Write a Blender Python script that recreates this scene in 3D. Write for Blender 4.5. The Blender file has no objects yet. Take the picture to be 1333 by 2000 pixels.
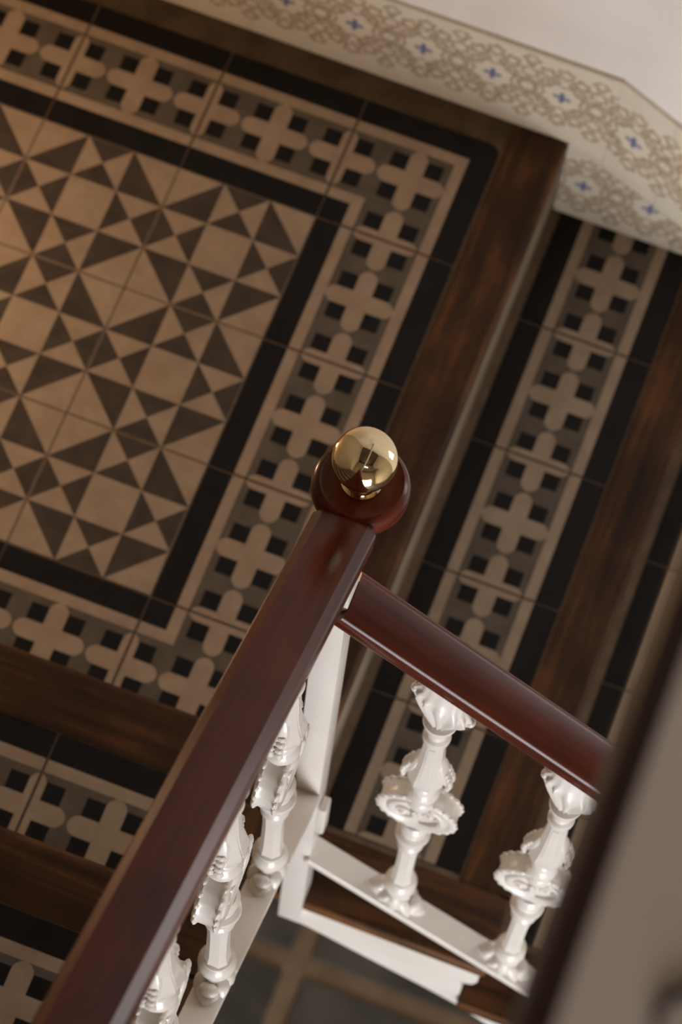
import bpy, bmesh, math, random
from mathutils import Matrix, Vector
random.seed(7)
S = bpy.context.scene
COL = S.collection
PI = math.pi

# ------------------------------------------------------------------ camera
cam_d = bpy.data.cameras.new('camera')
cam_d.sensor_fit = 'VERTICAL'; cam_d.sensor_height = 36.0; cam_d.sensor_width = 24.0
cam_d.lens = 108.03
cam_d.clip_start = 0.05; cam_d.clip_end = 60
cam_d.dof.use_dof = True
cam_d.dof.focus_distance = 2.95
cam_d.dof.aperture_fstop = 6.6
cam = bpy.data.objects.new('camera', cam_d); COL.objects.link(cam)
R0 = (0.9344, 0.3522, 0.0540); R1 = (0.3437, -0.8508, -0.3975); R2 = (-0.0940, 0.3900, -0.9160)
M = Matrix.Identity(4)
for i in range(3):
    M[i][0] = R0[i]; M[i][1] = -R1[i]; M[i][2] = -R2[i]
M[0][3], M[1][3], M[2][3] = 0.5632, -1.3618, 3.6739
q = M.to_quaternion(); q.normalize()
cam.rotation_mode = 'QUATERNION'; cam.rotation_quaternion = q; cam.location = (0.5632, -1.3618, 3.6739)
S.camera = cam

# ------------------------------------------------------------------ world, lights, exposure
W = bpy.data.worlds.new('world'); S.world = W; W.use_nodes = True
W.node_tree.nodes['Background'].inputs[0].default_value = (0.75, 0.85, 1.0, 1)
W.node_tree.nodes['Background'].inputs[1].default_value = 0.6

def area(name, loc, direction, sx, sy, power, color):
    L = bpy.data.lights.new(name, 'AREA'); L.shape = 'RECTANGLE'; L.size = sx; L.size_y = sy
    L.energy = power; L.color = color
    o = bpy.data.objects.new(name, L); COL.objects.link(o); o.location = loc
    o.rotation_euler = Vector(direction).to_track_quat('-Z', 'Y').to_euler()
    return o
# daylight entering by the glazed street door (below); the upper area light is added fill for the ledge
area('door_daylight', (2.1, -3.72, -0.75), (0, 1, 0), 1.9, 2.3, 236, (0.985, 0.985, 1.0))
area('upper_fill_light', (1.75, -3.72, 3.6), (0, 1, 0), 1.1, 1.5, 72, (1.0, 0.96, 0.93))
area('stair_window_daylight', (2.0, 0.955, 0.90), (0, -1, 0), 1.0, 0.9, 17, (1.0, 0.94, 0.92))

S.view_settings.view_transform = 'Standard'
S.view_settings.look = 'None'
S.view_settings.exposure = 0.0
S.view_settings.gamma = 1.0
S.view_settings.use_curve_mapping = False

# ------------------------------------------------------------------ materials
def lin(r, g, b):
    f = lambda c: (c / 255) / 12.92 if c / 255 <= 0.04045 else ((c / 255 + 0.055) / 1.055) ** 2.4
    return (f(r), f(g), f(b), 1)

def newmat(name):
    m = bpy.data.materials.new(name); m.use_nodes = True
    nt = m.node_tree
    return m, nt, nt.nodes, nt.links, nt.nodes['Principled BSDF']

def mottled(name, c1, c2, scale=30, rough=0.5, spec=0.4, bump=0.0, coat=0.0, detail=6, lo=.35, hi=.65, coat_rough=.1):
    m, nt, N, L, P = newmat(name)
    tc = N.new('ShaderNodeTexCoord'); oi = N.new('ShaderNodeObjectInfo')
    add = N.new('ShaderNodeVectorMath'); add.operation = 'ADD'
    sc = N.new('ShaderNodeVectorMath'); sc.operation = 'SCALE'; sc.inputs[3].default_value = 7.0
    comb = N.new('ShaderNodeCombineXYZ')
    L.new(oi.outputs['Random'], comb.inputs[0]); L.new(oi.outputs['Random'], comb.inputs[1])
    L.new(comb.outputs[0], sc.inputs[0]); L.new(tc.outputs['Object'], add.inputs[0]); L.new(sc.outputs[0], add.inputs[1])
    n = N.new('ShaderNodeTexNoise'); n.inputs['Scale'].default_value = scale; n.inputs['Detail'].default_value = detail
    n.inputs['Roughness'].default_value = .6
    L.new(add.outputs[0], n.inputs['Vector'])
    r = N.new('ShaderNodeValToRGB'); r.color_ramp.elements[0].position = lo; r.color_ramp.elements[1].position = hi
    r.color_ramp.elements[0].color = c1; r.color_ramp.elements[1].color = c2
    L.new(n.outputs['Fac'], r.inputs[0]); L.new(r.outputs[0], P.inputs['Base Color'])
    P.inputs['Roughness'].default_value = rough; P.inputs['Specular IOR Level'].default_value = spec
    P.inputs['Coat Weight'].default_value = coat; P.inputs['Coat Roughness'].default_value = coat_rough
    if bump:
        b = N.new('ShaderNodeBump'); b.inputs['Strength'].default_value = bump; b.inputs['Distance'].default_value = .002
        L.new(n.outputs['Fac'], b.inputs['Height']); L.new(b.outputs[0], P.inputs['Normal'])
    return m

def wood(name, cols, axis='Y', scale=1.0, rough=.4, coat=0.0, coat_rough=.08, knots=True, bump=.15, spec=.5):
    m, nt, N, L, P = newmat(name)
    tc = N.new('ShaderNodeTexCoord'); oi = N.new('ShaderNodeObjectInfo')
    mp = N.new('ShaderNodeMapping')
    s = [38 * scale] * 3; s['XYZ'.index(axis)] = 2.6 * scale
    mp.inputs['Scale'].default_value = s
    comb = N.new('ShaderNodeCombineXYZ'); mul = N.new('ShaderNodeMath'); mul.operation = 'MULTIPLY'; mul.inputs[1].default_value = 31
    L.new(oi.outputs['Random'], mul.inputs[0])
    for k in range(3): L.new(mul.outputs[0], comb.inputs[k])
    L.new(comb.outputs[0], mp.inputs['Location']); L.new(tc.outputs['Object'], mp.inputs['Vector'])
    n1 = N.new('ShaderNodeTexNoise'); n1.inputs['Scale'].default_value = 1.0; n1.inputs['Detail'].default_value = 8
    n1.inputs['Roughness'].default_value = .62; n1.inputs['Distortion'].default_value = .8
    L.new(mp.outputs[0], n1.inputs['Vector'])
    n2 = N.new('ShaderNodeTexNoise'); n2.inputs['Scale'].default_value = 9 * scale; n2.inputs['Detail'].default_value = 3
    L.new(tc.outputs['Object'], n2.inputs['Vector'])
    mix = N.new('ShaderNodeMix'); mix.data_type = 'FLOAT'; mix.inputs[0].default_value = .35
    L.new(n1.outputs['Fac'], mix.inputs[2]); L.new(n2.outputs['Fac'], mix.inputs[3])
    r = N.new('ShaderNodeValToRGB')
    e = r.color_ramp.elements
    e[0].position = .33; e[0].color = cols[0]; e[1].position = .68; e[1].color = cols[2]
    mid = e.new(.5); mid.color = cols[1]
    L.new(mix.outputs[0], r.inputs[0])
    out = r.outputs[0]
    if knots:
        v = N.new('ShaderNodeTexVoronoi'); v.inputs['Scale'].default_value = 5.2
        L.new(tc.outputs['Object'], v.inputs['Vector'])
        rk = N.new('ShaderNodeValToRGB'); rk.color_ramp.elements[0].position = .03; rk.color_ramp.elements[1].position = .085
        rk.color_ramp.elements[0].color = (.25, .22, .2, 1); rk.color_ramp.elements[1].color = (1, 1, 1, 1)
        L.new(v.outputs['Distance'], rk.inputs[0])
        mm = N.new('ShaderNodeMix'); mm.data_type = 'RGBA'; mm.blend_type = 'MULTIPLY'; mm.inputs[0].default_value = .8
        L.new(out, mm.inputs[6]); L.new(rk.outputs[0], mm.inputs[7]); out = mm.outputs[2]
    L.new(out, P.inputs['Base Color'])
    P.inputs['Roughness'].default_value = rough; P.inputs['Coat Weight'].default_value = coat
    P.inputs['Coat Roughness'].default_value = coat_rough; P.inputs['Specular IOR Level'].default_value = spec
    if bump:
        b = N.new('ShaderNodeBump'); b.inputs['Strength'].default_value = bump; b.inputs['Distance'].default_value = .001
        L.new(n1.outputs['Fac'], b.inputs['Height']); L.new(b.outputs[0], P.inputs['Normal'])
    return m

def plain(name, col, rough=.5, metal=0.0, coat=0.0, spec=.5):
    m, nt, N, L, P = newmat(name)
    P.inputs['Base Color'].default_value = col; P.inputs['Roughness'].default_value = rough
    P.inputs['Metallic'].default_value = metal; P.inputs['Coat Weight'].default_value = coat
    P.inputs['Specular IOR Level'].default_value = spec
    return m

PALE = mottled('tile_cream', lin(164, 142, 121), lin(178, 157, 136), 24, .55, .35, .05)
CHAR = mottled('tile_charcoal', lin(68, 59, 52), lin(84, 74, 66), 26, .5, .22, .05)
BLACK = mottled('tile_black', lin(13, 11, 11), lin(26, 23, 23), 22, .5, .22, .05)
GREY = mottled('tile_grey', lin(94, 85, 76), lin(108, 98, 88), 30, .55, .25, .05)
GROUT = mottled('grout', lin(112, 96, 82), lin(128, 110, 95), 40, .9, .1)
CEMENT = mottled('cement_strip', lin(78, 64, 50), lin(100, 84, 68), 18, .8, .2, .1)
RISER = mottled('riser_plaster', lin(132, 118, 102), lin(150, 136, 120), 14, .8, .2, .1)
WOODN = wood('tread_oak_y', [lin(32, 19, 10), lin(70, 43, 22), lin(122, 80, 43)], 'Y', 1.0, .5, .0, .25, True, .15, .22)
WOODX = wood('tread_oak_x', [lin(32, 19, 10), lin(70, 43, 22), lin(122, 80, 43)], 'X', 1.0, .5, .0, .25, True, .15, .22)
MAHOG = wood('mahogany', [lin(50, 16, 9), lin(86, 32, 19), lin(112, 46, 28)], 'Y', .8, .25, .0, .1, False, .03, .26)
WHITE = mottled('white_gloss_paint', lin(226, 219, 213), lin(235, 229, 224), 9, .36, .45, 0, .3)
WALL = mottled('wall_plaster', lin(226, 218, 213), lin(236, 229, 225), 3, .85, .2, .04)
CREAMW = mottled('cream_plaster', lin(190, 175, 152), lin(200, 186, 164), 3, .85, .2, .04)
CEILM = wood('ceiling_boards', [lin(58, 46, 36), lin(84, 68, 54), lin(100, 82, 66)], 'X', .3, .6, 0, .1, False, .05)
BRASS = plain('polished_brass', (0.82, 0.67, 0.42, 1), .06, 1.0)
SLAB = mottled('floor_slab_grey', lin(62, 57, 52), lin(88, 81, 73), 7, .55, .4, .05)
JOINT = mottled('floor_band_tan', lin(118, 95, 73), lin(136, 111, 87), 12, .7, .3)
LEDGE = mottled('ledge_grey_paint', lin(208, 194, 184), lin(216, 203, 194), 4, .6, .3)
DARKW = plain('dark_trim_wood', lin(46, 22, 16), .45)
IRON = plain('wrought_iron', lin(34, 28, 25), .5, .3)
FRAME = plain('window_frame_paint', lin(225, 220, 212), .4)
LAMPM = plain('lamp_metal', (0.6, 0.45, 0.22, 1), .25, 1.0)

def pane_mat():
    m, nt, N, L, P = newmat('pane_glass')
    t = N.new('ShaderNodeBsdfTransparent'); t.inputs[0].default_value = (.97, .98, .98, 1)
    g = N.new('ShaderNodeBsdfGlossy'); g.inputs['Roughness'].default_value = .02
    mx = N.new('ShaderNodeMixShader'); mx.inputs[0].default_value = .06
    L.new(t.outputs[0], mx.inputs[1]); L.new(g.outputs[0], mx.inputs[2])
    L.new(mx.outputs[0], N['Material Output'].inputs[0]); N.remove(P)
    return m
PANE = pane_mat()

def shade_mat():
    m, nt, N, L, P = newmat('lamp_glass')
    P.inputs['Base Color'].default_value = lin(255, 224, 180)
    P.inputs['Emission Color'].default_value = lin(255, 196, 130); P.inputs['Emission Strength'].default_value = 3.0
    return m
SHADE = shade_mat()

def skirting_mat():
    """cream glazed tile with a printed blue star-flower every 10 cm inside brown arabesques; UV in metres, v=0 at the flower row"""
    m, nt, N, L, P = newmat('printed_skirting_tile')
    uv = N.new('ShaderNodeUVMap'); uv.uv_map = 'UVMap'
    sep = N.new('ShaderNodeSeparateXYZ'); L.new(uv.outputs[0], sep.inputs[0])
    def math_(op, a, b=None, c=None):
        n = N.new('ShaderNodeMath'); n.operation = op
        for i, v in enumerate((a, b, c)):
            if v is None: continue
            if isinstance(v, (int, float)): n.inputs[i].default_value = v
            else: L.new(v, n.inputs[i])
        return n.outputs[0]
    U, V = sep.outputs[0], sep.outputs[1]
    ul = math_('SUBTRACT', math_('PINGPONG', U, .05), 0)          # 0 at flowers, .05 half way
    vl = math_('ABSOLUTE', V)
    def dist(cx, cy):
        dx = math_('SUBTRACT', ul, cx); dy = math_('SUBTRACT', vl, cy)
        return math_('SQRT', math_('ADD', math_('MULTIPLY', dx, dx), math_('MULTIPLY', dy, dy))), dx, dy
    r0, dx0, dy0 = dist(0, 0)
    ang = math_('ARCTAN2', dy0, dx0)
    # flower: four petals along the axes
    pet = math_('ABSOLUTE', math_('COSINE', math_('MULTIPLY', ang, 2)))
    rad = math_('ADD', .0045, math_('MULTIPLY', math_('POWER', pet, 1.6), .0088))
    flower = math_('LESS_THAN', r0, rad)
    def ring(cx, cy, rr, w, k=0, amp=0.0):
        d, dx, dy = dist(cx, cy)
        if k:
            a = math_('ARCTAN2', dy, dx)
            d = math_('ADD', d, math_('MULTIPLY', math_('COSINE', math_('MULTIPLY', a, k)), amp))
        return math_('LESS_THAN', math_('ABSOLUTE', math_('SUBTRACT', d, rr)), w)
    parts = [ring(.05, 0, .0125, .0040), ring(0, 0, .029, .0024, 8, .0026), ring(.05, .036, .011, .0034, 6, .002),
             ring(.024, .047, .0095, .0036, 5, .0018), ring(.0, .058, .010, .0036, 6, .002), ring(.05, .066, .009, .0034, 5, .002),
             ring(.026, .024, .006, .0034), ring(.05, .019, .003, .0036), ring(.012, .037, .0045, .0030), ring(.038, .014, .004, .003)]
    tot = parts[0]
    for p in parts[1:]: tot = math_('MAXIMUM', tot, p)
    inside = math_('LESS_THAN', vl, .076)
    n = N.new('ShaderNodeTexNoise'); n.inputs['Scale'].default_value = 120; n.inputs['Detail'].default_value = 3
    L.new(uv.outputs[0], n.inputs['Vector'])
    wear = N.new('ShaderNodeMapRange'); wear.inputs[1].default_value = .3; wear.inputs[2].default_value = .6
    wear.inputs[3].default_value = .45; wear.inputs[4].default_value = 1.0
    L.new(n.outputs['Fac'], wear.inputs[0])
    brown = math_('MULTIPLY', math_('MULTIPLY', tot, inside), wear.outputs[0])
    base = N.new('ShaderNodeTexNoise'); base.inputs['Scale'].default_value = 14
    L.new(uv.outputs[0], base.inputs['Vector'])
    rb = N.new('ShaderNodeValToRGB'); rb.color_ramp.elements[0].color = lin(214, 201, 182); rb.color_ramp.elements[1].color = lin(230, 219, 202)
    L.new(base.outputs['Fac'], rb.inputs[0])
    m1 = N.new('ShaderNodeMix'); m1.data_type = 'RGBA'; m1.inputs[7].default_value = lin(150, 122, 90)
    L.new(math_('MULTIPLY', brown, .8), m1.inputs[0]); L.new(rb.outputs[0], m1.inputs[6])
    m2 = N.new('ShaderNodeMix'); m2.data_type = 'RGBA'; m2.inputs[7].default_value = lin(92, 104, 148)
    L.new(math_('MULTIPLY', flower, .9), m2.inputs[0]); L.new(m1.outputs[2], m2.inputs[6])
    L.new(m2.outputs[2], P.inputs['Base Color'])
    P.inputs['Roughness'].default_value = .35; P.inputs['Specular IOR Level'].default_value = .4
    return m
SKIRT = skirting_mat()

# ------------------------------------------------------------------ mesh helpers
def link(o, parent=None):
    COL.objects.link(o)
    if parent is not None: o.parent = parent
    return o

def mesh_obj(name, verts, faces, mats, idx=None, parent=None, smooth=False, loc=None):
    me = bpy.data.meshes.new(name); me.from_pydata(verts, [], faces)
    for m in (mats if isinstance(mats, (list, tuple)) else [mats]): me.materials.append(m)
    if idx: me.polygons.foreach_set('material_index', idx)
    if smooth: me.polygons.foreach_set('use_smooth', [True] * len(me.polygons))
    me.update()
    o = bpy.data.objects.new(name, me)
    if loc: o.location = loc
    return link(o, parent)

def inst(name, me, loc, rotz=0, parent=None, scale=None):
    o = bpy.data.objects.new(name, me); o.location = loc; o.rotation_euler = (0, 0, rotz)
    if scale: o.scale = scale
    return link(o, parent)

def empty(name, loc=(0, 0, 0)):
    o = bpy.data.objects.new(name, None); o.location = loc; o.empty_display_size = .05
    return link(o)

def tag(o, label=None, cat=None, group=None, kind=None):
    if label: o['label'] = label
    if cat: o['category'] = cat
    if group: o['group'] = group
    if kind: o['kind'] = kind
    return o

class MB:
    """collects solid pieces of ONE part"""
    def __init__(s): s.v = []; s.f = []; s.i = []
    def add(s, verts, faces, mi=0):
        b = len(s.v); s.v += [tuple(v) for v in verts]; s.f += [tuple(b + k for k in f) for f in faces]; s.i += [mi] * len(faces)
        return s
    def box(s, x0, x1, y0, y1, z0, z1, mi=0):
        v = [(x, y, z) for z in (z0, z1) for y in (y0, y1) for x in (x0, x1)]
        return s.add(v, [(0, 2, 3, 1), (4, 5, 7, 6), (0, 1, 5, 4), (2, 6, 7, 3), (0, 4, 6, 2), (1, 3, 7, 5)], mi)
    def prism(s, poly, a0, a1, axis='y', mi=0):
        """poly in the plane normal to axis (x,z) / (y,z) / (x,y), extruded from a0 to a1"""
        def P(p, a): return {'y': (p[0], a, p[1]), 'x': (a, p[0], p[1]), 'z': (p[0], p[1], a)}[axis]
        n = len(poly); v = [P(p, a0) for p in poly] + [P(p, a1) for p in poly]
        f = [tuple(range(n))[::-1], tuple(range(n, 2 * n))] + [(k, (k + 1) % n, n + (k + 1) % n, n + k) for k in range(n)]
        return s.add(v, f, mi)
    def loft(s, secs, cap=True, mi=0):
        n = len(secs[0]); v = [p for sec in secs for p in sec]; f = []
        for a in range(len(secs) - 1):
            for k in range(n):
                f.append((a * n + k, a * n + (k + 1) % n, (a + 1) * n + (k + 1) % n, (a + 1) * n + k))
        if cap: f += [tuple(range(n))[::-1], tuple(range((len(secs) - 1) * n, len(secs) * n))]
        return s.add(v, f, mi)
    def lathe(s, prof, n=32, c=(0, 0), mi=0):
        return s.loft([[(c[0] + r * math.cos(2 * PI * k / n), c[1] + r * math.sin(2 * PI * k / n), z) for k in range(n)] for r, z in prof], True, mi)
    def ball(s, c, r, n=10, m=6, mi=0):
        rx, ry, rz = (r, r, r) if isinstance(r, (int, float)) else r
        secs = []
        for j in range(m + 1):
            t = PI * j / m; rr = max(math.sin(t), .02)
            secs.append([(c[0] + rx * rr * math.cos(2 * PI * k / n), c[1] + ry * rr * math.sin(2 * PI * k / n), c[2] - rz * math.cos(t)) for k in range(n)])
        return s.loft(secs, True, mi)
    def leaf(s, a, b, w, t, n=10, m=8, mi=0):
        """pointed leaf from a to b, w half-wide at a third of its length and t half-thick"""
        a, b = Vector(a), Vector(b); d = (b - a); L = d.length; d.normalize()
        o = d.cross(Vector((0, 0, 1)))
        if o.length < .2: o = d.cross(Vector((a.x, a.y, 0)) if Vector((a.x, a.y)).length > 1e-4 else Vector((1, 0, 0)))
        o.normalize(); u = o.cross(d)
        secs = []
        for j in range(m + 1):
            q_ = j / m; k_ = max(.04, (math.sin(PI * min(1, q_ ** .8))) ** .75)
            p = a + d * (L * q_)
            secs.append([tuple(p + o * (w * k_ * math.cos(2 * PI * k / n)) + u * (t * k_ * math.sin(2 * PI * k / n))) for k in range(n)])
        return s.loft(secs, True, mi)
    def tube(s, pts, r, n=8, mi=0):
        pts = [Vector(p) for p in pts]; secs = []
        up = Vector((0, 1, 0))
        for i, p in enumerate(pts):
            d = (pts[min(i + 1, len(pts) - 1)] - pts[max(i - 1, 0)]).normalized()
            a = d.cross(up)
            if a.length < 1e-3: a = d.cross(Vector((0, 0, 1)))
            a.normalize(); b = d.cross(a)
            rr = r[i] if isinstance(r, (list, tuple)) else r
            secs.append([tuple(p + a * rr * math.cos(2 * PI * k / n) + b * rr * math.sin(2 * PI * k / n)) for k in range(n)])
        return s.loft(secs, True, mi)
    def build(s, name, mats, parent=None, smooth=False, loc=None, bevel=0, segs=2, auto=None):
        o = mesh_obj(name, s.v, s.f, mats, s.i, parent, smooth, loc)
        bm = bmesh.new(); bm.from_mesh(o.data); bmesh.ops.recalc_face_normals(bm, faces=bm.faces)
        if bevel:
            es = [e for e in bm.edges if e.is_manifold and e.calc_face_angle(0) > .5]
            bmesh.ops.bevel(bm, geom=es, offset=bevel, segments=segs, profile=.5, affect='EDGES', clamp_overlap=True)
        if auto is not None:
            for e in bm.edges: e.smooth = e.is_manifold and e.calc_face_angle(0) < auto
            for f in bm.faces: f.smooth = True
        bm.to_mesh(o.data); bm.free(); o.data.update()
        return o

# ------------------------------------------------------------------ tiles
T = .2; GAP = .0011; BB = .036; WW = .016
def clip(poly, rect):
    x0, x1, y0, y1 = rect
    for ax, lim, sg in ((0, x0, 1), (0, x1, -1), (1, y0, 1), (1, y1, -1)):
        out = []
        for k in range(len(poly)):
            a, b = poly[k - 1], poly[k]
            ia, ib = sg * (a[ax] - lim) >= 0, sg * (b[ax] - lim) >= 0
            if ia != ib:
                t = (lim - a[ax]) / (b[ax] - a[ax])
                out.append((a[0] + t * (b[0] - a[0]), a[1] + t * (b[1] - a[1])))
            if ib: out.append(b)
        poly = out
        if len(poly) < 3: return []
    return poly

def rectp(x0, x1, y0, y1): return [(x0, y0), (x1, y0), (x1, y1), (x0, y1)]
AW = .0130; AL = .0480
def cross(cx, cy, wx=AW, wy=AW):
    """full cross with four pointed arms, one outline; wx / wy = half widths of the arms that run along x / y"""
    out = []
    for dx, dy in ((1, 0), (0, 1), (-1, 0), (0, -1)):
        w0, o = (wx, wy) if dx else (wy, wx)
        L = AL if w0 == AW else .045
        prof = [(o, w0), (L - .0120, w0), (L - .0062, w0 * .86), (L - .0018, w0 * .5), (L, w0 * .16)]
        out += [(cx + t * dx + w * dy, cy + t * dy - w * dx) for t, w in prof] + [(cx + t * dx - w * dy, cy + t * dy + w * dx) for t, w in prof[:0:-1]]
    return [out]
def sq(cx, cy, h=.0120): return rectp(cx - h, cx + h, cy - h, cy + h)

MATS = [PALE, CHAR, BLACK, GREY]
def pattern(kind):
    """list of (layer, material, polygon); x along the border, y across it"""
    L = []
    if kind == 'star':
        base = 0
        for k in range(4):
            def rt(p):
                x, y = p[0] / 6 * T - .1, p[1] / 6 * T - .1
                for _ in range(k): x, y = -y, x
                return (x, y)
            for poly in ([(2, 0), (4, 0), (3, 1)], [(3, 1), (4, 2), (2, 2)], [(2, 0), (2, 2), (0, 2)]):
                L.append((1, 1, [rt(p) for p in poly]))
    elif kind == 'border':
        base = 2
        L.append((1, 0, rectp(-.1, .1, -.1 + BB, .1 - BB)))
        L.append((2, 3, rectp(-.1, .1, -.1 + BB + WW, .1 - BB - WW)))
        for c in (-.1, 0, .1): L += [(3, 0, p) for p in cross(c, 0, AW, AW if c == 0 else .0105)]
        for sx in (-.0770, -.0250, .0250, .0770):
            for sy in (-.0255, .0255): L.append((3, 2, sq(sx, sy)))
    else:  # corner, inner side at (-.1,-.1)
        base = 2
        e = .1 - BB
        L.append((1, 0, rectp(-.1, e, -.1, e))); L.append((2, 3, rectp(-.1, e - WW, -.1, e - WW)))
        L.append((3, 0, rectp(-.1, -e + WW, -.1, -e + WW))); L.append((4, 2, rectp(-.1, -e, -.1, -e)))
        L += [(5, 0, p) for p in cross(0, 0)]
        L += [(5, 0, p) for p in cross(-.1, 0, AW, .0105)] + [(5, 0, p) for p in cross(0, -.1, .0105, AW)]
        for p in ((-.025, -.0255), (-.025, .0255), (.025, -.0255), (.025, .0255), (-.077, .0255), (-.077, -.0255), (.0255, -.077), (-.0255, -.077)):
            L.append((6, 2, sq(*p)))
    return base, L

_cache = {}
def tile_mesh(kind, x0=-.1, x1=.1, y0=-.1, y1=.1, rounded=None):
    key = (kind, round(x0, 4), round(x1, 4), round(y0, 4), round(y1, 4), rounded)
    if key in _cache: return _cache[key]
    base, L = pattern(kind)
    a0, a1, b0, b1 = x0 + GAP, x1 - GAP, y0 + GAP, y1 - GAP
    ch = .0006; H = .0105
    out = rectp(a0, a1, b0, b1)
    if rounded:
        r = rounded
        out = [(a0, b0), (a1, b0), (a1, b1 - r)] + [(a1 - r + r * math.cos(t * PI / 10), b1 - r + r * math.sin(t * PI / 10)) for t in range(1, 5)] + [(a1 - r, b1), (a0, b1)]
    cx, cy = (a0 + a1) / 2, (b0 + b1) / 2
    ins = [(x + math.copysign(ch, cx - x), y + math.copysign(ch, cy - y)) for x, y in out]
    n = len(out); v = [(x, y, -H) for x, y in out] + [(x, y, -ch) for x, y in out] + [(x, y, 0) for x, y in ins]
    f = []; mi = []
    for ring in (0, 1):
        for k in range(n):
            f.append((ring * n + k, ring * n + (k + 1) % n, (ring + 1) * n + (k + 1) % n, (ring + 1) * n + k)); mi.append(base)
    f.append(tuple(range(2 * n, 3 * n))); mi.append(base)
    for lay, m, poly in L:
        p = clip(poly, (a0 + ch, a1 - ch, b0 + ch, b1 - ch))
        if not p: continue
        area2 = sum(p[k - 1][0] * p[k][1] - p[k][0] * p[k - 1][1] for k in range(len(p)))
        if area2 < 0: p = p[::-1]
        b = len(v); v += [(x, y, .00006 * lay) for x, y in p]; f.append(tuple(range(b, b + len(p)))); mi.append(m)
    me = bpy.data.meshes.new(kind + '_tile'); me.from_pydata(v, [], f)
    for m in MATS: me.materials.append(m)
    me.polygons.foreach_set('material_index', mi); me.update()
    _cache[key] = me
    return me

# ------------------------------------------------------------------ dimensions (metres, origin at a corner of the star field)
RI = .1875                      # riser
NOSE = .283                     # landing nosing (x) above the flight that goes down
GO = .287                       # going of that flight
UF = -.19; UG = .265            # first nosing (y) and going of the flight that goes up
YR = -.243                      # line of the lower railing
XR = .304                       # line of the upper railing
WALLY = .848; SKY = .841
ZF = -11 * RI
XW, XE, YS = -.86, 4.0, -3.6
ZC = 5.2

# ------------------------------------------------------------------ the shell
def struct(mb, name, mat, **k): return tag(mb.build(name, mat, **k), kind='structure')
SX0, SX1, SZ0, SZ1 = 1.5, 2.5, .45, 1.35
wb = MB(); wb.box(XW - .1, SX0, WALLY, WALLY + .12, ZF - .1, ZC); wb.box(SX1, XE + .1, WALLY, WALLY + .12, ZF - .1, ZC)
wb.box(SX0, SX1, WALLY, WALLY + .12, ZF - .1, SZ0); wb.box(SX0, SX1, WALLY, WALLY + .12, SZ1, ZC)
tag(struct(wb, 'wall_back', WALL), 'white plastered wall behind the tiled landing', 'wall')
tag(struct(MB().box(XW - .12, XW, YS, WALLY, ZF - .1, ZC), 'wall_left', CREAMW), 'cream plastered side wall of the stairwell', 'wall')
wr = MB().box(XE, XE + .12, YS, WALLY, ZF - .1, ZC)
tag(struct(wr, 'wall_right', CREAMW), 'cream plastered far side wall of the hall', 'wall')
tag(struct(MB().box(XW - .1, XE + .1, YS, WALLY, ZC, ZC + .1), 'ceiling', CEILM), 'dark boarded ceiling over the stairwell', 'ceiling')
wf = MB()
DX0, DX1, DZ0, DZ1 = 1.15, 3.05, ZF + .05, .45
VX0, VX1, VZ0, VZ1 = 1.2, 2.3, 2.85, 4.35
y0, y1 = YS - .12, YS
wf.box(XW - .1, DX0, y0, y1, ZF, ZC); wf.box(DX1, XE + .1, y0, y1, ZF, ZC); wf.box(DX0, DX1, y0, y1, ZF, DZ0); wf.box(DX0, DX1, y0, y1, DZ1, VZ0)
wf.box(DX0, VX0, y0, y1, VZ0, VZ1); wf.box(VX1, DX1, y0, y1, VZ0, VZ1); wf.box(DX0, DX1, y0, y1, VZ1, ZC)
tag(struct(wf, 'wall_front', CREAMW), 'cream plastered wall holding the street door and the added upper window', 'wall')

def glazed(name, x0, x1, z0, z1, nx, nz, label, cat, loc=None, rot=0):
    root = empty(name, loc or ((x0 + x1) / 2, YS - .06, z0)); tag(root, label, cat, kind='structure')
    root.rotation_euler = (0, 0, rot)
    ox = (x0 + x1) / 2
    fw = .055
    f = MB(); f.box(x0 - ox, x1 - ox, -.03, .03, 0, fw); f.box(x0 - ox, x1 - ox, -.03, .03, z1 - z0 - fw, z1 - z0)
    f.box(x0 - ox, x0 - ox + fw, -.03, .03, fw, z1 - z0 - fw); f.box(x1 - ox - fw, x1 - ox, -.03, .03, fw, z1 - z0 - fw)
    f.build('frame', FRAME, root)
    pw = (x1 - x0 - 2 * fw) / nx; ph = (z1 - z0 - 2 * fw) / nz
    for i in range(1, nx): MB().box(-.018, .018, -.02, .02, 0, z1 - z0 - 2 * fw).build('mullion', FRAME, root, loc=(x0 - ox + fw + i * pw, 0, fw))
    for j in range(1, nz): MB().box(0, x1 - x0 - 2 * fw, -.015, .015, -.014, .014).build('glazing_bar', FRAME, root, loc=(x0 - ox + fw, 0, fw + j * ph))
    for i in range(nx):
        for j in range(nz):
            MB().box(.005, pw - .005, -.003, .003, .005, ph - .005).build('pane', PANE, root, loc=(x0 - ox + fw + i * pw, 0, fw + j * ph))
glazed('door_1', DX0, DX1, DZ0, DZ1, 2, 4, 'white glazed street door at the foot of the stairs', 'door')
glazed('window_2', SX0, SX1, SZ0, SZ1, 2, 2, 'small white framed window above the descending flight', 'window', ((SX0 + SX1) / 2, WALLY + .06, SZ0), 0)
glazed('added_window', VX0, VX1, VZ0, VZ1, 2, 3, 'unseen white framed window added high up to light the ledge', 'window')  # added opening that carries the upper fill light onto the ledge

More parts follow.
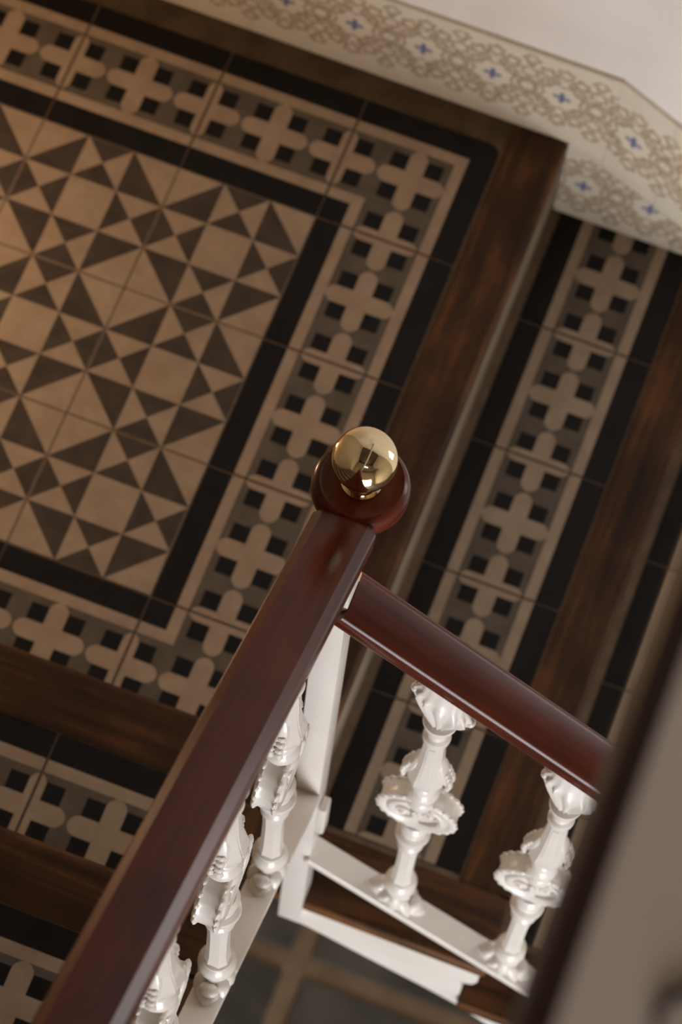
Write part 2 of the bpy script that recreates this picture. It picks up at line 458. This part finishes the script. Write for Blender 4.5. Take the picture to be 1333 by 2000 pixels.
# ------------------------------------------------------------------ landing
fl = MB()
fl.box(XW + .001, NOSE - .017, YR + .02, WALLY - .001, -.30, -.0012)
floor = struct(fl, 'floor', GROUT); tag(floor, 'tiled stair landing with a cream and charcoal star field', 'floor')
for i in range(3):
    for j in range(3):
        inst('floor_tile', tile_mesh('star'), (-.5 + .2 * i, .1 + .2 * j, 0), 0, floor)
for j in range(3):
    inst('border_tile', tile_mesh('border'), (.1, .1 + .2 * j, 0), -PI / 2, floor)
    inst('border_tile', tile_mesh('border'), (-.7, .1 + .2 * j, 0), PI / 2, floor)
for i in range(3):
    inst('border_tile', tile_mesh('border'), (-.5 + .2 * i, .7, 0), 0, floor)
    inst('border_tile', tile_mesh('border'), (-.5 + .2 * i, -.1, 0), PI, floor)
inst('corner_tile', tile_mesh('corner', rounded=.016), (.1, .7, 0), 0, floor)
inst('corner_tile', tile_mesh('corner'), (-.7, .7, 0), PI / 2, floor)
inst('corner_tile', tile_mesh('corner'), (-.7, -.1, 0), PI, floor)
inst('corner_tile', tile_mesh('corner'), (.1, -.1, 0), -PI / 2, floor)
MB().box(-.8, .2025, .8, WALLY, -.0105, -.0004).build('cement_strip', CEMENT, floor)
MB().box(XW, -.8, -.2, WALLY, -.0105, -.0004).build('cement_strip', CEMENT, floor)
# landing nosing board with rounded front edge, and the plastered riser under it
def nosing_poly(w, th=.034, r=.010):
    """section (along going, z) of a nosing board, front at 0, back at -w"""
    p = [(-w, -th), (-.006, -th)]
    p += [(-.006 + .006 * math.sin(t * PI / 8), -th + .006 - .006 * math.cos(t * PI / 8)) for t in range(1, 5)]
    p += [(-r + r * math.cos(t * PI / 12), -r + r * math.sin(t * PI / 12)) for t in range(0, 7)]
    p += [(-w, 0)]
    return p
def nosing_x(name, x, ya, yb, z, w, parent, mat=None):
    mb = MB().prism([(a, b) for a, b in nosing_poly(w)], 0, yb - ya, 'y')
    return mb.build(name, mat or WOODN, parent, loc=(x, ya, z), auto=.7)
nosing_x('nosing_board', NOSE, YR - .012, WALLY - .008, .0012, .0805, floor)

# ------------------------------------------------------------------ skirting (baseboard) of printed tiles
bb = empty('baseboard_back', (0, SKY, 0)); tag(bb, 'cream skirting of printed tiles with blue star flowers', 'skirting', kind='structure')
def skirt_piece(poly, uvf, name='skirting_tile'):
    """poly (x,z) in world; front face at y=SKY"""
    n = len(poly)
    cx = sum(p[0] for p in poly) / n; cz = sum(p[1] for p in poly) / n
    g = .0003
    pin = []
    for x, z in poly:
        d = math.hypot(x - cx, z - cz); pin.append((x - g * (x - cx) / d * 1.4, z - g * (z - cz) / d * 1.4))
    v = [(x, 0, z) for x, z in pin] + [(x, WALLY - SKY + .0, z) for x, z in pin]
    f = [tuple(range(n)), tuple(range(n, 2 * n))[::-1]] + [(k, n + k, n + (k + 1) % n, (k + 1) % n) for k in range(n)]
    me = bpy.data.meshes.new(name); me.from_pydata(v, [], f); me.materials.append(SKIRT)
    uv = me.uv_layers.new(name='UVMap')
    for lp in me.loops:
        x, y, z = v[lp.vertex_index]; uv.data[lp.index].uv = uvf(x, z)
    me.update()
    link(bpy.data.objects.new(name, me), bb)
SH = .190; FZ = .106
for k in range(6):
    xa = .21 - .2 * (k + 1); xb = xa + .2
    xa = max(xa, XW)
    if xb - xa < .01: continue
    skirt_piece([(xa, .001), (xb, .001), (xb, SH), (xa, SH)], lambda x, z: (x - .259, z - FZ))
# piece that turns from level to pitched, then the pitched band with infill tiles below
PK = RI / GO
def band_bot(x): return .004 - PK * (x - NOSE)
def band_top(x): return SH - PK * (x - .335)
XB = .335
skirt_piece([(.21, .001), (NOSE + .002, .001), (XB, band_bot(XB)), (XB, SH), (.21, SH)], lambda x, z: (x - .259, z - FZ - max(0, x - .30) * -.35))
for k in range(14):
    xa = XB + .085 + .2 * (k - 1); xb = xa + .2
    if k == 0: xa = XB
    skirt_piece([(xa, band_bot(xa)), (xb, band_bot(xb)), (xb, band_top(xb)), (xa, band_top(xa))], lambda x, z: (x - .369, z - (band_bot(x) + band_top(x)) / 2 + .0))
for s in range(1, 11):
    zt = -RI * s; xa = NOSE + GO * (s - 1); xm = xa + .179; xe = xa + GO
    skirt_piece([(xa, zt + .001), (xm, zt + .001), (xm, band_bot(xm) - .001), (xa, band_bot(xa) - .001)], lambda x, z, xa=xa, zt=zt: (x - xa - .034, z - zt - .09))
    skirt_piece([(xm, zt + .001), (xe, zt + .001), (xe, band_bot(xe) - .001 + .002), (xm, band_bot(xm) - .001)], lambda x, z, xa=xa, zt=zt: (x - xa - .034, z - zt - .09))

# ------------------------------------------------------------------ flight going down (+x)
lower = empty('staircase', (NOSE, .3, -RI)); tag(lower, 'tiled staircase descending beyond the landing, with brown wooden nosings', 'staircase')
lo = Vector(lower.location)
YT = [.656, .456, .256, .056, -.144]
for s in range(1, 11):
    zt = -RI * s; xa = NOSE + GO * (s - 1); xn = xa + GO
    body = MB()
    body.box(xa - .015, xn - .017, YR + .085, WALLY - .001, zt - .10, zt - .0012)
    st = body.build('step', GROUT, lower, loc=(-lo.x, -lo.y, -lo.z))
    off = -lo
    tl = xa + .0115
    def at(x, y, z): return (x, y, z)
    # tiles are children of the step; coordinates stay in the step's frame (world axes)
    inst('border_tile', tile_mesh('border', -(SKY + .004 - .656) + .1, .1), (tl + .1, .756, zt), -PI / 2, st)
    for y in YT[:-1]: inst('border_tile', tile_mesh('border'), (tl + .1, y - .1, zt), -PI / 2, st)
    nosing_x('nosing_board', xn, YR - .012 + .1055, WALLY - .008, zt + .0012, xn - tl - .2015, st)
    # return board along the open end, mitred into the nosing
    w = .1055; xb0 = xn - (xn - tl - .2015)
    rb = MB().prism([(xa - .0235, YR - .012), (xn, YR - .012), (xn, YR - .012 + w - .001), (xb0, YR - .012 + w - .001), (xa - .0235, YR - .012 + w - .001)], zt - .03, zt + .0014, 'z')
    rb.build('return_board', WOODX, st, bevel=.006, segs=3, auto=.7)
    # riser above this tread
    MB().box(xa - .016, xa - .003, YR + .085, WALLY - .001, zt - .0095, zt + RI - .033).build('riser', RISER, st)
# white string board closing the open end
top = [(NOSE - .02, -RI - .031 + RI * 0 - .0)]
pts = [(.288, -RI - .032)]
for s in range(1, 11):
    zt = -RI * s; xn = NOSE + GO * s
    pts += [(xn - .007, zt - .032), (xn - .007, zt - .098), (xn - .012, zt - .116), (xn - .022, zt - .124), (xn - .030, zt - .122), (xn - .024, zt - .140), (xn - .024, zt - RI - .032)]
xe = NOSE + GO * 10 - .024
bot = [(xe, ZF), (xe - .05, ZF)]
pl = lambda x: -.470 - PK * (x - .60)
bot += [(3.0, max(ZF, pl(3.0))), (.9, pl(.9)), (.60, -.470), (.546, -.424), (.5, -.401), (.407, -.362), (.33, -.328), (.288, -.315)]
bot = [(x, z) for x, z in bot if x <= xe]
pts = pts[:-1] + [(xe, ZF + .02)] + bot[1:]
# build as vertical strips so that the outline may be concave
def strip_board(outline, ya, yb, name, mat, parent, loc):
    bm = bmesh.new()
    vs = [bm.verts.new((x, ya, z)) for x, z in outline]
    f = bm.faces.new(vs)
    ex = bmesh.ops.extrude_face_region(bm, geom=[f])
    for v in [g for g in ex['geom'] if isinstance(g, bmesh.types.BMVert)]: v.co.y = yb
    bmesh.ops.triangulate(bm, faces=[g for g in bm.faces if len(g.verts) > 4])
    bmesh.ops.recalc_face_normals(bm, faces=bm.faces)
    me = bpy.data.meshes.new(name); bm.to_mesh(me); bm.free(); me.materials.append(mat)
    o = bpy.data.objects.new(name, me); o.location = loc
    return link(o, parent)
strip_board(pts, YR, YR + .03, 'string_board', WHITE, lower, (-lo.x, -lo.y, -lo.z))

# ------------------------------------------------------------------ flight going up (-y)
upper = empty('staircase', (-.28, UF, 0)); tag(upper, 'tiled staircase climbing from the landing under the wide handrail', 'staircase')
uo = Vector(upper.location)
XT = .286
for s in range(8):
    zt = RI * (s + 1); yn = UF - UG * s
    body = MB(); body.box(XW + .001, .25, yn - UG - .006, yn - .021, zt - .12, zt - .0012)
    st = body.build('step', GROUT, upper, loc=(-uo.x, -uo.y, -uo.z))
    nb = MB().prism([(a, b) for a, b in nosing_poly(.0815)], 0, XT - XW - .003, 'x')
    nb.build('nosing_board', WOODX, st, loc=(XW + .003, yn, zt + .0012), auto=.7)
    yt = yn - .0825
    for k in range(-4, 1):
        xc = .194 - .1 + .2 * k
        xl = max(xc - .1, XW + .002)
        inst('border_tile', tile_mesh('border', -(xc + .1 - .2 - xc) * 0 + (xl - xc), .1, -.1 + (.2 - (UG - .0825 - .004)) * 1, .1), (xc, yt - .1, zt), 0, st)
    MB().prism([(.195, yt - .002), (XT, yt - .002), (XT, yn - UG - .004), (.195, yn - UG - .004)], zt - .03, zt + .0012, 'z').build('return_board', WOODN, st, bevel=.005, auto=.7)
    MB().box(XW + .001, .25, yn - .02, yn - .007, zt - RI, zt - .034).build('riser', RISER, st)

# ------------------------------------------------------------------ lower floor of large grey slabs with tan bands
lf = struct(MB().box(XW, XE, YS, WALLY, ZF - .08, ZF - .006), 'floor', JOINT); tag(lf, 'dim hall floor of grey slabs far below the stairs', 'floor')
SW = .44; BW = .042
slab_me = MB().box(-SW / 2 + BW / 2, SW / 2 - BW / 2, -SW / 2 + BW / 2, SW / 2 - BW / 2, ZF - .02, ZF)
so = slab_me.build('floor_slab', SLAB, lf, bevel=.003)
first = True
for i in range(-2, 9):
    for j in range(-8, 3):
        x, y = .449 + SW * i, -.054 + SW * j
        if x - SW / 2 < XW or x + SW / 2 > XE or y - SW / 2 < YS or y + SW / 2 > WALLY: continue
        if first: so.location = (x, y, 0); first = False
        else: inst('floor_slab', so.data, (x, y, 0), 0, lf)

# ------------------------------------------------------------------ handrails
RAILSEC = [(-.0218, 0), (-.011, .0010), (0, .0014), (.011, .0010), (.0218, 0), (.0298, -.0068), (.0312, -.0092), (.0317, -.0125), (.0317, -.026), (.0297, -.032),
           (.024, -.037), (.018, -.040), (-.018, -.040), (-.024, -.037), (-.0297, -.032), (-.0317, -.026), (-.0317, -.0125), (-.0312, -.0092), (-.0298, -.0068)]
def rail(name, p0, p1, label, sec=RAILSEC, mat=None, auto=.22):
    p0, p1 = Vector(p0), Vector(p1); d = p1 - p0; L = d.length
    mb = MB().loft([[(a, t, b) for a, b in sec] for t in (0, L)])
    o = mb.build(name, mat or MAHOG, auto=auto)
    yv = d.normalized(); xv = yv.cross(Vector((0, 0, 1))).normalized(); zv = xv.cross(yv)
    o.matrix_world = Matrix(((xv.x, yv.x, zv.x, p0.x), (xv.y, yv.y, zv.y, p0.y), (xv.z, yv.z, zv.z, p0.z), (0, 0, 0, 1)))
    return o
SU = .66; SD = .70
def zu(y): return 1.083 + SU * (-.258 - y)
def zd(x): return .857 - SD * (x - .31)
r1 = rail('handrail', (XR, -.2625, zu(-.2625)), (XR, -2.2, zu(-2.2)), '')
tag(r1, 'wide polished mahogany handrail climbing from the brass ball newel', 'handrail')
ROUND = [(-.020, 0), (-.010, .0010), (0, .0014), (.010, .0010), (.020, 0)] + [(.0205 + .0085 * math.sin(t), -.0085 + .0085 * math.cos(t)) for t in (.3, .6, .9, 1.2, 1.5)]
ROUND += [(.0288, -.020), (.0265, -.0235), (.0268, -.027), (.025, -.033), (.018, -.038)]
ROUND += [(-a, b) for a, b in ROUND[::-1] if a > .0201]
r2 = rail('handrail', (.3168, YR + .004, zd(.3168)), (2.6, YR + .004, zd(2.6)), '', ROUND, auto=.6)
tag(r2, 'shorter polished mahogany handrail descending behind the newel post', 'handrail')
SHOE = [(-.0165, 0), (.0165, 0), (.0175, -.001), (.0175, -.012), (.0165, -.013), (-.0165, -.013), (-.0175, -.012), (-.0175, -.001)]
def su(y): return .1875 + .70 * (UF - y) + .03
def sd(x): return .034 - PK * (x - .30)
s1 = rail('shoe_rail', (XR - .003, -.256, su(-.256)), (XR - .003, -2.1, su(-2.1)), '', SHOE, WHITE)
tag(s1, 'white flat bar carrying the balusters of the climbing flight', 'rail')
s2 = rail('shoe_rail', (.3165, YR - .002, sd(.3165)), (2.6, YR - .002, sd(2.6)), '', SHOE, WHITE)
tag(s2, 'white flat bar carrying the balusters of the descending flight', 'rail')

# ------------------------------------------------------------------ newel post with round cap and brass ball
NX, NY = .3015, -.240
nw = empty('newel_post', (NX, NY, ZF)); nw.location = (NX, NY, -.278)
tag(nw, 'square white newel post topped by a round mahogany cap and brass ball', 'newel post')
nz = -.278
MB().box(-.0165, .0150, -.0165, .0165, 0, 1.045 - nz).build('post', WHITE, nw, bevel=.0012, auto=.5)
MB().box(.0150, .0260, -.0150, .006, .118 - nz, .205 - nz).build('lug', WHITE, nw, bevel=.003, segs=3, auto=.7)
CX, CY, CZ = .3045 - NX, -.224 - NY, 1.053 - nz
cap = [(.018, 0), (.036, .001), (.0435, .006), (.0462, .013), (.0468, .020), (.0455, .028), (.0425, .0345), (.0395, .037), (.0385, .0362), (.037, .0352), (.020, .0335), (.004, .0335)]
capo = MB().lathe(cap, 56).build('cap', MAHOG, nw, loc=(CX, CY, CZ), auto=.6)
fz = CZ + .033
fin = empty('finial', (0, 0, 0)); bpy.data.objects.remove(fin)
col = [(.0195, 0), (.0202, .0016), (.0198, .0034), (.0165, .0042), (.0158, .006), (.0150, .0075), (.0120, .009), (.0105, .012), (.0112, .015), (.0125, .0165), (.0125, .0185), (.0105, .0200), (.0095, .022)]
BALL_R = .0305
ballp = []
for t in range(0, 41):
    a = -PI / 2 + .30 + (PI - .30) * t / 40
    ballp.append((max(BALL_R * math.cos(a), .0002), BALL_R * math.sin(a)))
bo = MB().lathe(ballp, 64).build('finial_ball', BRASS, nw, smooth=True, loc=(CX, CY, fz + .0205 + BALL_R * .93))
tag(bo, 'polished brass ball')
ba = MB().lathe(col, 48).build('collar', BRASS, bo, auto=.9, loc=(0, 0, -.0205 - BALL_R * .93))

# ------------------------------------------------------------------ balusters
SK = .66   # pitch: the foot and the capital are cast on the rake (downhill is local +x)
def section(z, hx, hy, n=24, p=2.0, lobes=0, amp=0.0, rake=0.0, ph=0.0):
    out = []
    for k in range(n):
        t = 2 * PI * (k + .5) / n
        c, s = math.cos(t), math.sin(t)
        x = math.copysign(abs(c) ** (2 / p), c) * hx; y = math.copysign(abs(s) ** (2 / p), s) * hy
        if lobes:
            m = 1 + amp * math.cos(lobes * t + ph); x *= m; y *= m
        out.append((x, y, z - rake * SK * x))
    return out
def octo(z, h, hy=None):
    hy = hy or h; c = .48
    return [(h, -hy * c, z), (h, hy * c, z), (h * c, hy, z), (-h * c, hy, z), (-h, hy * c, z), (-h, -hy * c, z), (-h * c, -hy, z), (h * c, -hy, z)]

def make_baluster(name):
    root = empty(name)
    # leafy foot cast on the rake
    f = MB()
    f.loft([section(.0, .020, .013, 32, 2.4, 0, 0, 1), section(.008, .019, .013, 32, 2.4, 0, 0, 1), section(.020, .0155, .013, 32, 2.2, 4, .06, .8),
            section(.040, .015, .0145, 32, 2, 4, .12, .4), section(.058, .0145, .0145, 32, 2, 4, .1, 0)])
    for sx in (-1, 1):
        f.leaf((sx * .012, 0, .020 - SK * sx * .012), (sx * .040, 0, .007 - SK * sx * .040), .013, .0065)
        f.ball((sx * .0235, 0, .024 - SK * sx * .022), (.0085, .0115, .0085), 14, 8)
        for sy in (-1, 1):
            f.leaf((sx * .006, sy * .008, .036 - SK * sx * .005), (sx * .023, sy * .0165, .010 - SK * sx * .022), .008, .0055)
    for sy in (-1, 1): f.leaf((0, sy * .011, .046), (0, sy * .0185, .006), .009, .006)
    f.build('foot', WHITE, root, auto=1.0)
    # lower shaft with its knop and collars
    s = MB()
    s.lathe([(.012, .052), (.017, .058), (.0205, .068), (.0205, .078), (.0165, .087), (.0125, .091)], 28)
    s.lathe([(.0125, .089), (.0165, .092), (.0165, .096), (.0125, .099)], 28)
    s.loft([octo(.097, .0130), octo(.12, .0112), octo(.19, .0108), octo(.235, .0122)])
    s.lathe([(.0125, .232), (.0160, .236), (.0165, .243), (.0135, .248), (.0145, .254), (.0195, .268), (.0215, .277), (.0205, .284), (.0155, .289), (.0145, .300), (.018, .308), (.019, .317), (.015, .325)], 28)
    s.build('lower_shaft', WHITE, root, auto=.55)
    # pierced-looking scroll disc
    d = MB(); cz = .378; R = .0480; hy = .0130; n = 72
    def ringsec(y, r0, amp): return [((r0 + amp * abs(math.cos(10 * 2 * PI * k / n / 1.0))) * math.cos(2 * PI * k / n), y, cz + (r0 + amp * abs(math.cos(10 * 2 * PI * k / n))) * math.sin(2 * PI * k / n)) for k in range(n)]
    d.loft([ringsec(-hy + .004, .034, 0), ringsec(-hy + .003, .037, 0), ringsec(-hy, .040, 0), ringsec(-hy - .001, .044, 0), ringsec(-hy, .0450, .002), ringsec(-hy + .003, R - .001, .002), ringsec(-hy + .006, R - .0015, 0),
            ringsec(hy - .006, R - .0015, 0), ringsec(hy - .003, R - .001, .002), ringsec(hy, .0450, .002), ringsec(hy + .001, .044, 0), ringsec(hy, .040, 0), ringsec(hy - .003, .037, 0), ringsec(hy - .004, .034, 0)])
    for sy in (-1, 1):
        for k in range(22):
            a = 2 * PI * k / 22
            d.ball((.0455 * math.cos(a), sy * (hy - .0020), cz + .0455 * math.sin(a)), (.0050, .0032, .0050), 8, 6)
    disc = d.build('disc', WHITE, root, auto=.75)
    for sy in (-1, 1):
        yy = sy * (hy - .003)
        sc = MB()
        for q in (0, PI):        # two sweeping leaves and two spirals make an S-scroll
            sp = []; rr = []
            for t in range(0, 40):
                a = t / 39 * 3.0 * PI; r = .003 + .0125 * (t / 39)
                sp.append((.0160 * math.cos(q) + r * math.cos(a + q + .8), yy, cz + .008 * math.cos(q) + r * math.sin(a + q + .8))); rr.append(.0026 + .0014 * t / 39)
            sc.tube(sp, rr, 8)
            sw = []; rw = []
            for t in range(0, 17):
                a = q + PI * .55 + t / 16 * 2.5
                sw.append((.0315 * math.cos(a), yy, cz + .0315 * math.sin(a))); rw.append(.0012 + .0048 * math.sin(PI * (t + 1) / 18))
            sc.tube(sw, rw, 8)
            sc.ball((.016 * math.cos(q), yy, cz + .008 * math.cos(q)), (.0058, .005, .0058), 10, 6)
        sc.build('scroll', WHITE, disc, auto=1.2)
    # upper shaft: fluted vase with four small leaves
    u = MB()
    u.lathe([(.012, .398), (.0170, .402), (.0186, .409), (.0178, .416), (.0158, .420), (.0164, .425), (.0188, .432), (.0190, .439), (.0165, .445), (.0145, .449), (.0152, .454), (.0160, .458), (.0145, .463), (.0125, .467)], 28)
    u.loft([octo(.464, .0125), octo(.476, .0165), octo(.490, .0205), octo(.502, .0205), octo(.520, .0165), octo(.545, .0138), octo(.575, .0122), octo(.612, .0112)])
    for sx in (-1, 1):       # curled leaves on the two sides that face along the rail
        u.leaf((sx * .0100, 0, .556), (sx * .0255, 0, .474), .0110, .0060)
        for h, r_ in ((.482, .0262), (.491, .0278), (.501, .0268), (.511, .0240), (.521, .0212)):
            for sy in (-1, 1): u.ball((sx * r_, sy * .0045, h), (.0036, .0050, .0052), 8, 6)
    for sy in (-1, 1):       # raised panel on the front and back
        u.loft([[(a * .0052 * w, sy * (y_ + .0006 * b), z_) for a, b in ((-1, -1), (1, -1), (1, 1), (-1, 1))] for z_, y_, w in ((.484, .0178, 1.0), (.497, .0208, 1.25), (.520, .0166, 1.0), (.545, .0140, .85), (.600, .0116, .7))])
    u.lathe([(.0112, .608), (.0150, .613), (.0158, .619), (.0150, .625), (.0115, .629), (.0115, .636), (.0135, .646), (.0178, .660), (.0195, .668), (.0188, .672), (.012, .674)], 28)
    u.build('upper_shaft', WHITE, root, auto=.55)
    # leaf capital flaring under the rail, cast on the rake
    c = MB()
    c.loft([section(.668, .012, .012, 128, 2, 16, .04), section(.682, .0155, .0145, 128, 2, 16, .10, .25), section(.702, .0225, .0185, 128, 2, 16, .12, .55),
            section(.724, .0300, .0225, 128, 2.3, 16, .11, .85), section(.740, .0345, .0245, 128, 2.6, 16, .09, 1.0), section(.749, .0335, .0235, 128, 2.6, 16, .06, 1.0), section(.756, .0290, .0205, 128, 2.6, 0, 0, 1.0), section(.790, .0250, .0160, 128, 2.6, 0, 0, 1.0)])
    for sx in (-1, 1):
        for sy in (-.55, .55):
            c.ball((sx * .0325, sy * .017, .741 - SK * sx * .0325), (.0052, .0062, .0065), 10, 6)
    c.build('capital', WHITE, root, auto=.8)
    return root

def copy_tree(root):
    r = root.copy(); COL.objects.link(r)
    for ch in root.children:
        c = ch.copy(); COL.objects.link(c); c.parent = r
        for g in ch.children:
            d = g.copy(); COL.objects.link(d); d.parent = c
    return r
bal = make_baluster('baluster')
LD = ['white scroll-disc baluster standing nearest the newel on the descending flight',
      'white scroll-disc baluster second from the newel on the descending flight, beside the blurred ledge',
      'white scroll-disc baluster third from the newel on the descending flight, behind the blurred ledge']
LU = ['white scroll-disc baluster closest to the newel under the wide climbing handrail',
      'white scroll-disc baluster second from the newel under the wide climbing handrail',
      'white scroll-disc baluster third from the newel, cut by the bottom edge',
      'white scroll-disc baluster fourth from the newel under the climbing handrail']
for k, x in enumerate((.432, .5875, .743)):
    b = bal if k == 0 else copy_tree(bal)
    b.location = (x, YR - .001, sd(x) - .0005)
    b.scale = (1, 1, (zd(x) - .036 - sd(x)) / .790 * 1.0 + .0)
    tag(b, LD[k], 'baluster', 'balusters of the descending flight')
for k, y in enumerate((-.392, -.556, -.720, -.884)):
    b = copy_tree(bal)
    b.location = (XR - .002, y, su(y) - .0005); b.rotation_euler = (0, 0, PI / 2)
    b.scale = (1, 1, (zu(y) - .036 - su(y)) / .790)
    tag(b, LU[k], 'baluster', 'balusters of the climbing flight')

# ------------------------------------------------------------------ gallery ledge close to the camera, with an iron baluster foot
gl = empty('gallery_ledge', (.5818, -2.0, 2.5)); tag(gl, 'blurred grey painted ledge with a dark wooden edge, beside the camera', 'ledge')
MB().box(.0125, .098, YS + 2.0 + .002, WALLY + 2.0 - .002, -.1, .0995).build('slab', LEDGE, gl)
MB().box(0, .0125, YS + 2.0 + .002, WALLY + 2.0 - .002, -.1, .1).build('edge_trim', DARKW, gl, bevel=.004, segs=3, auto=.6)
tag(struct(MB().box(.75, XE, YS, -1.9, 2.45, 2.58), 'floor', CEILM), 'unseen dark boarded slab added to block the upper fill light', 'floor')  # added out of view, keeps the upper fill off landing and treads
ib = MB().tube([(.0005, -.010, .0024), (-.0020, -.0045, .0024), (-.0010, .001, .0024), (.0030, .006, .0024), (.012, .013, .0024), (.030, .022, .0024), (.050, .026, .0024)], [.0016, .0022, .0026, .0026, .0024, .0024, .0022], 10)
ibo = ib.build('iron_scroll', IRON, auto=1.0, loc=(.6290, -1.0420, 2.5995)); tag(ibo, 'small dark iron curl lying on the blurred grey ledge', 'ironwork')

# ------------------------------------------------------------------ warm wall lamp beside the landing (out of frame)
wl = empty('wall_lamp', (XW + .001, .28, .14)); tag(wl, 'brass wall lamp with a warm glowing glass shade', 'lamp')
MB().lathe([(.05, 0), (.05, .008), (.03, .016), (.01, .02)], 24).build('back_plate', LAMPM, wl, auto=.6).rotation_euler = (0, PI / 2, 0)
MB().tube([(.01, 0, 0), (.08, 0, -.01), (.13, 0, .02), (.14, 0, .05)], .007, 10).build('arm', LAMPM, wl, auto=1.0)
MB().lathe([(.025, .05), (.045, .07), (.062, .11), (.066, .15), (.062, .152), (.042, .08), (.02, .06)], 28).build('shade', SHADE, wl, auto=1.0, loc=(.14, 0, 0))
pl_ = bpy.data.lights.new('lamp_bulb', 'POINT'); pl_.energy = 4.8; pl_.color = (1.0, .68, .40); pl_.shadow_soft_size = .05
po = bpy.data.objects.new('lamp_bulb', pl_); COL.objects.link(po); po.location = (XW + .20, .28, .31)
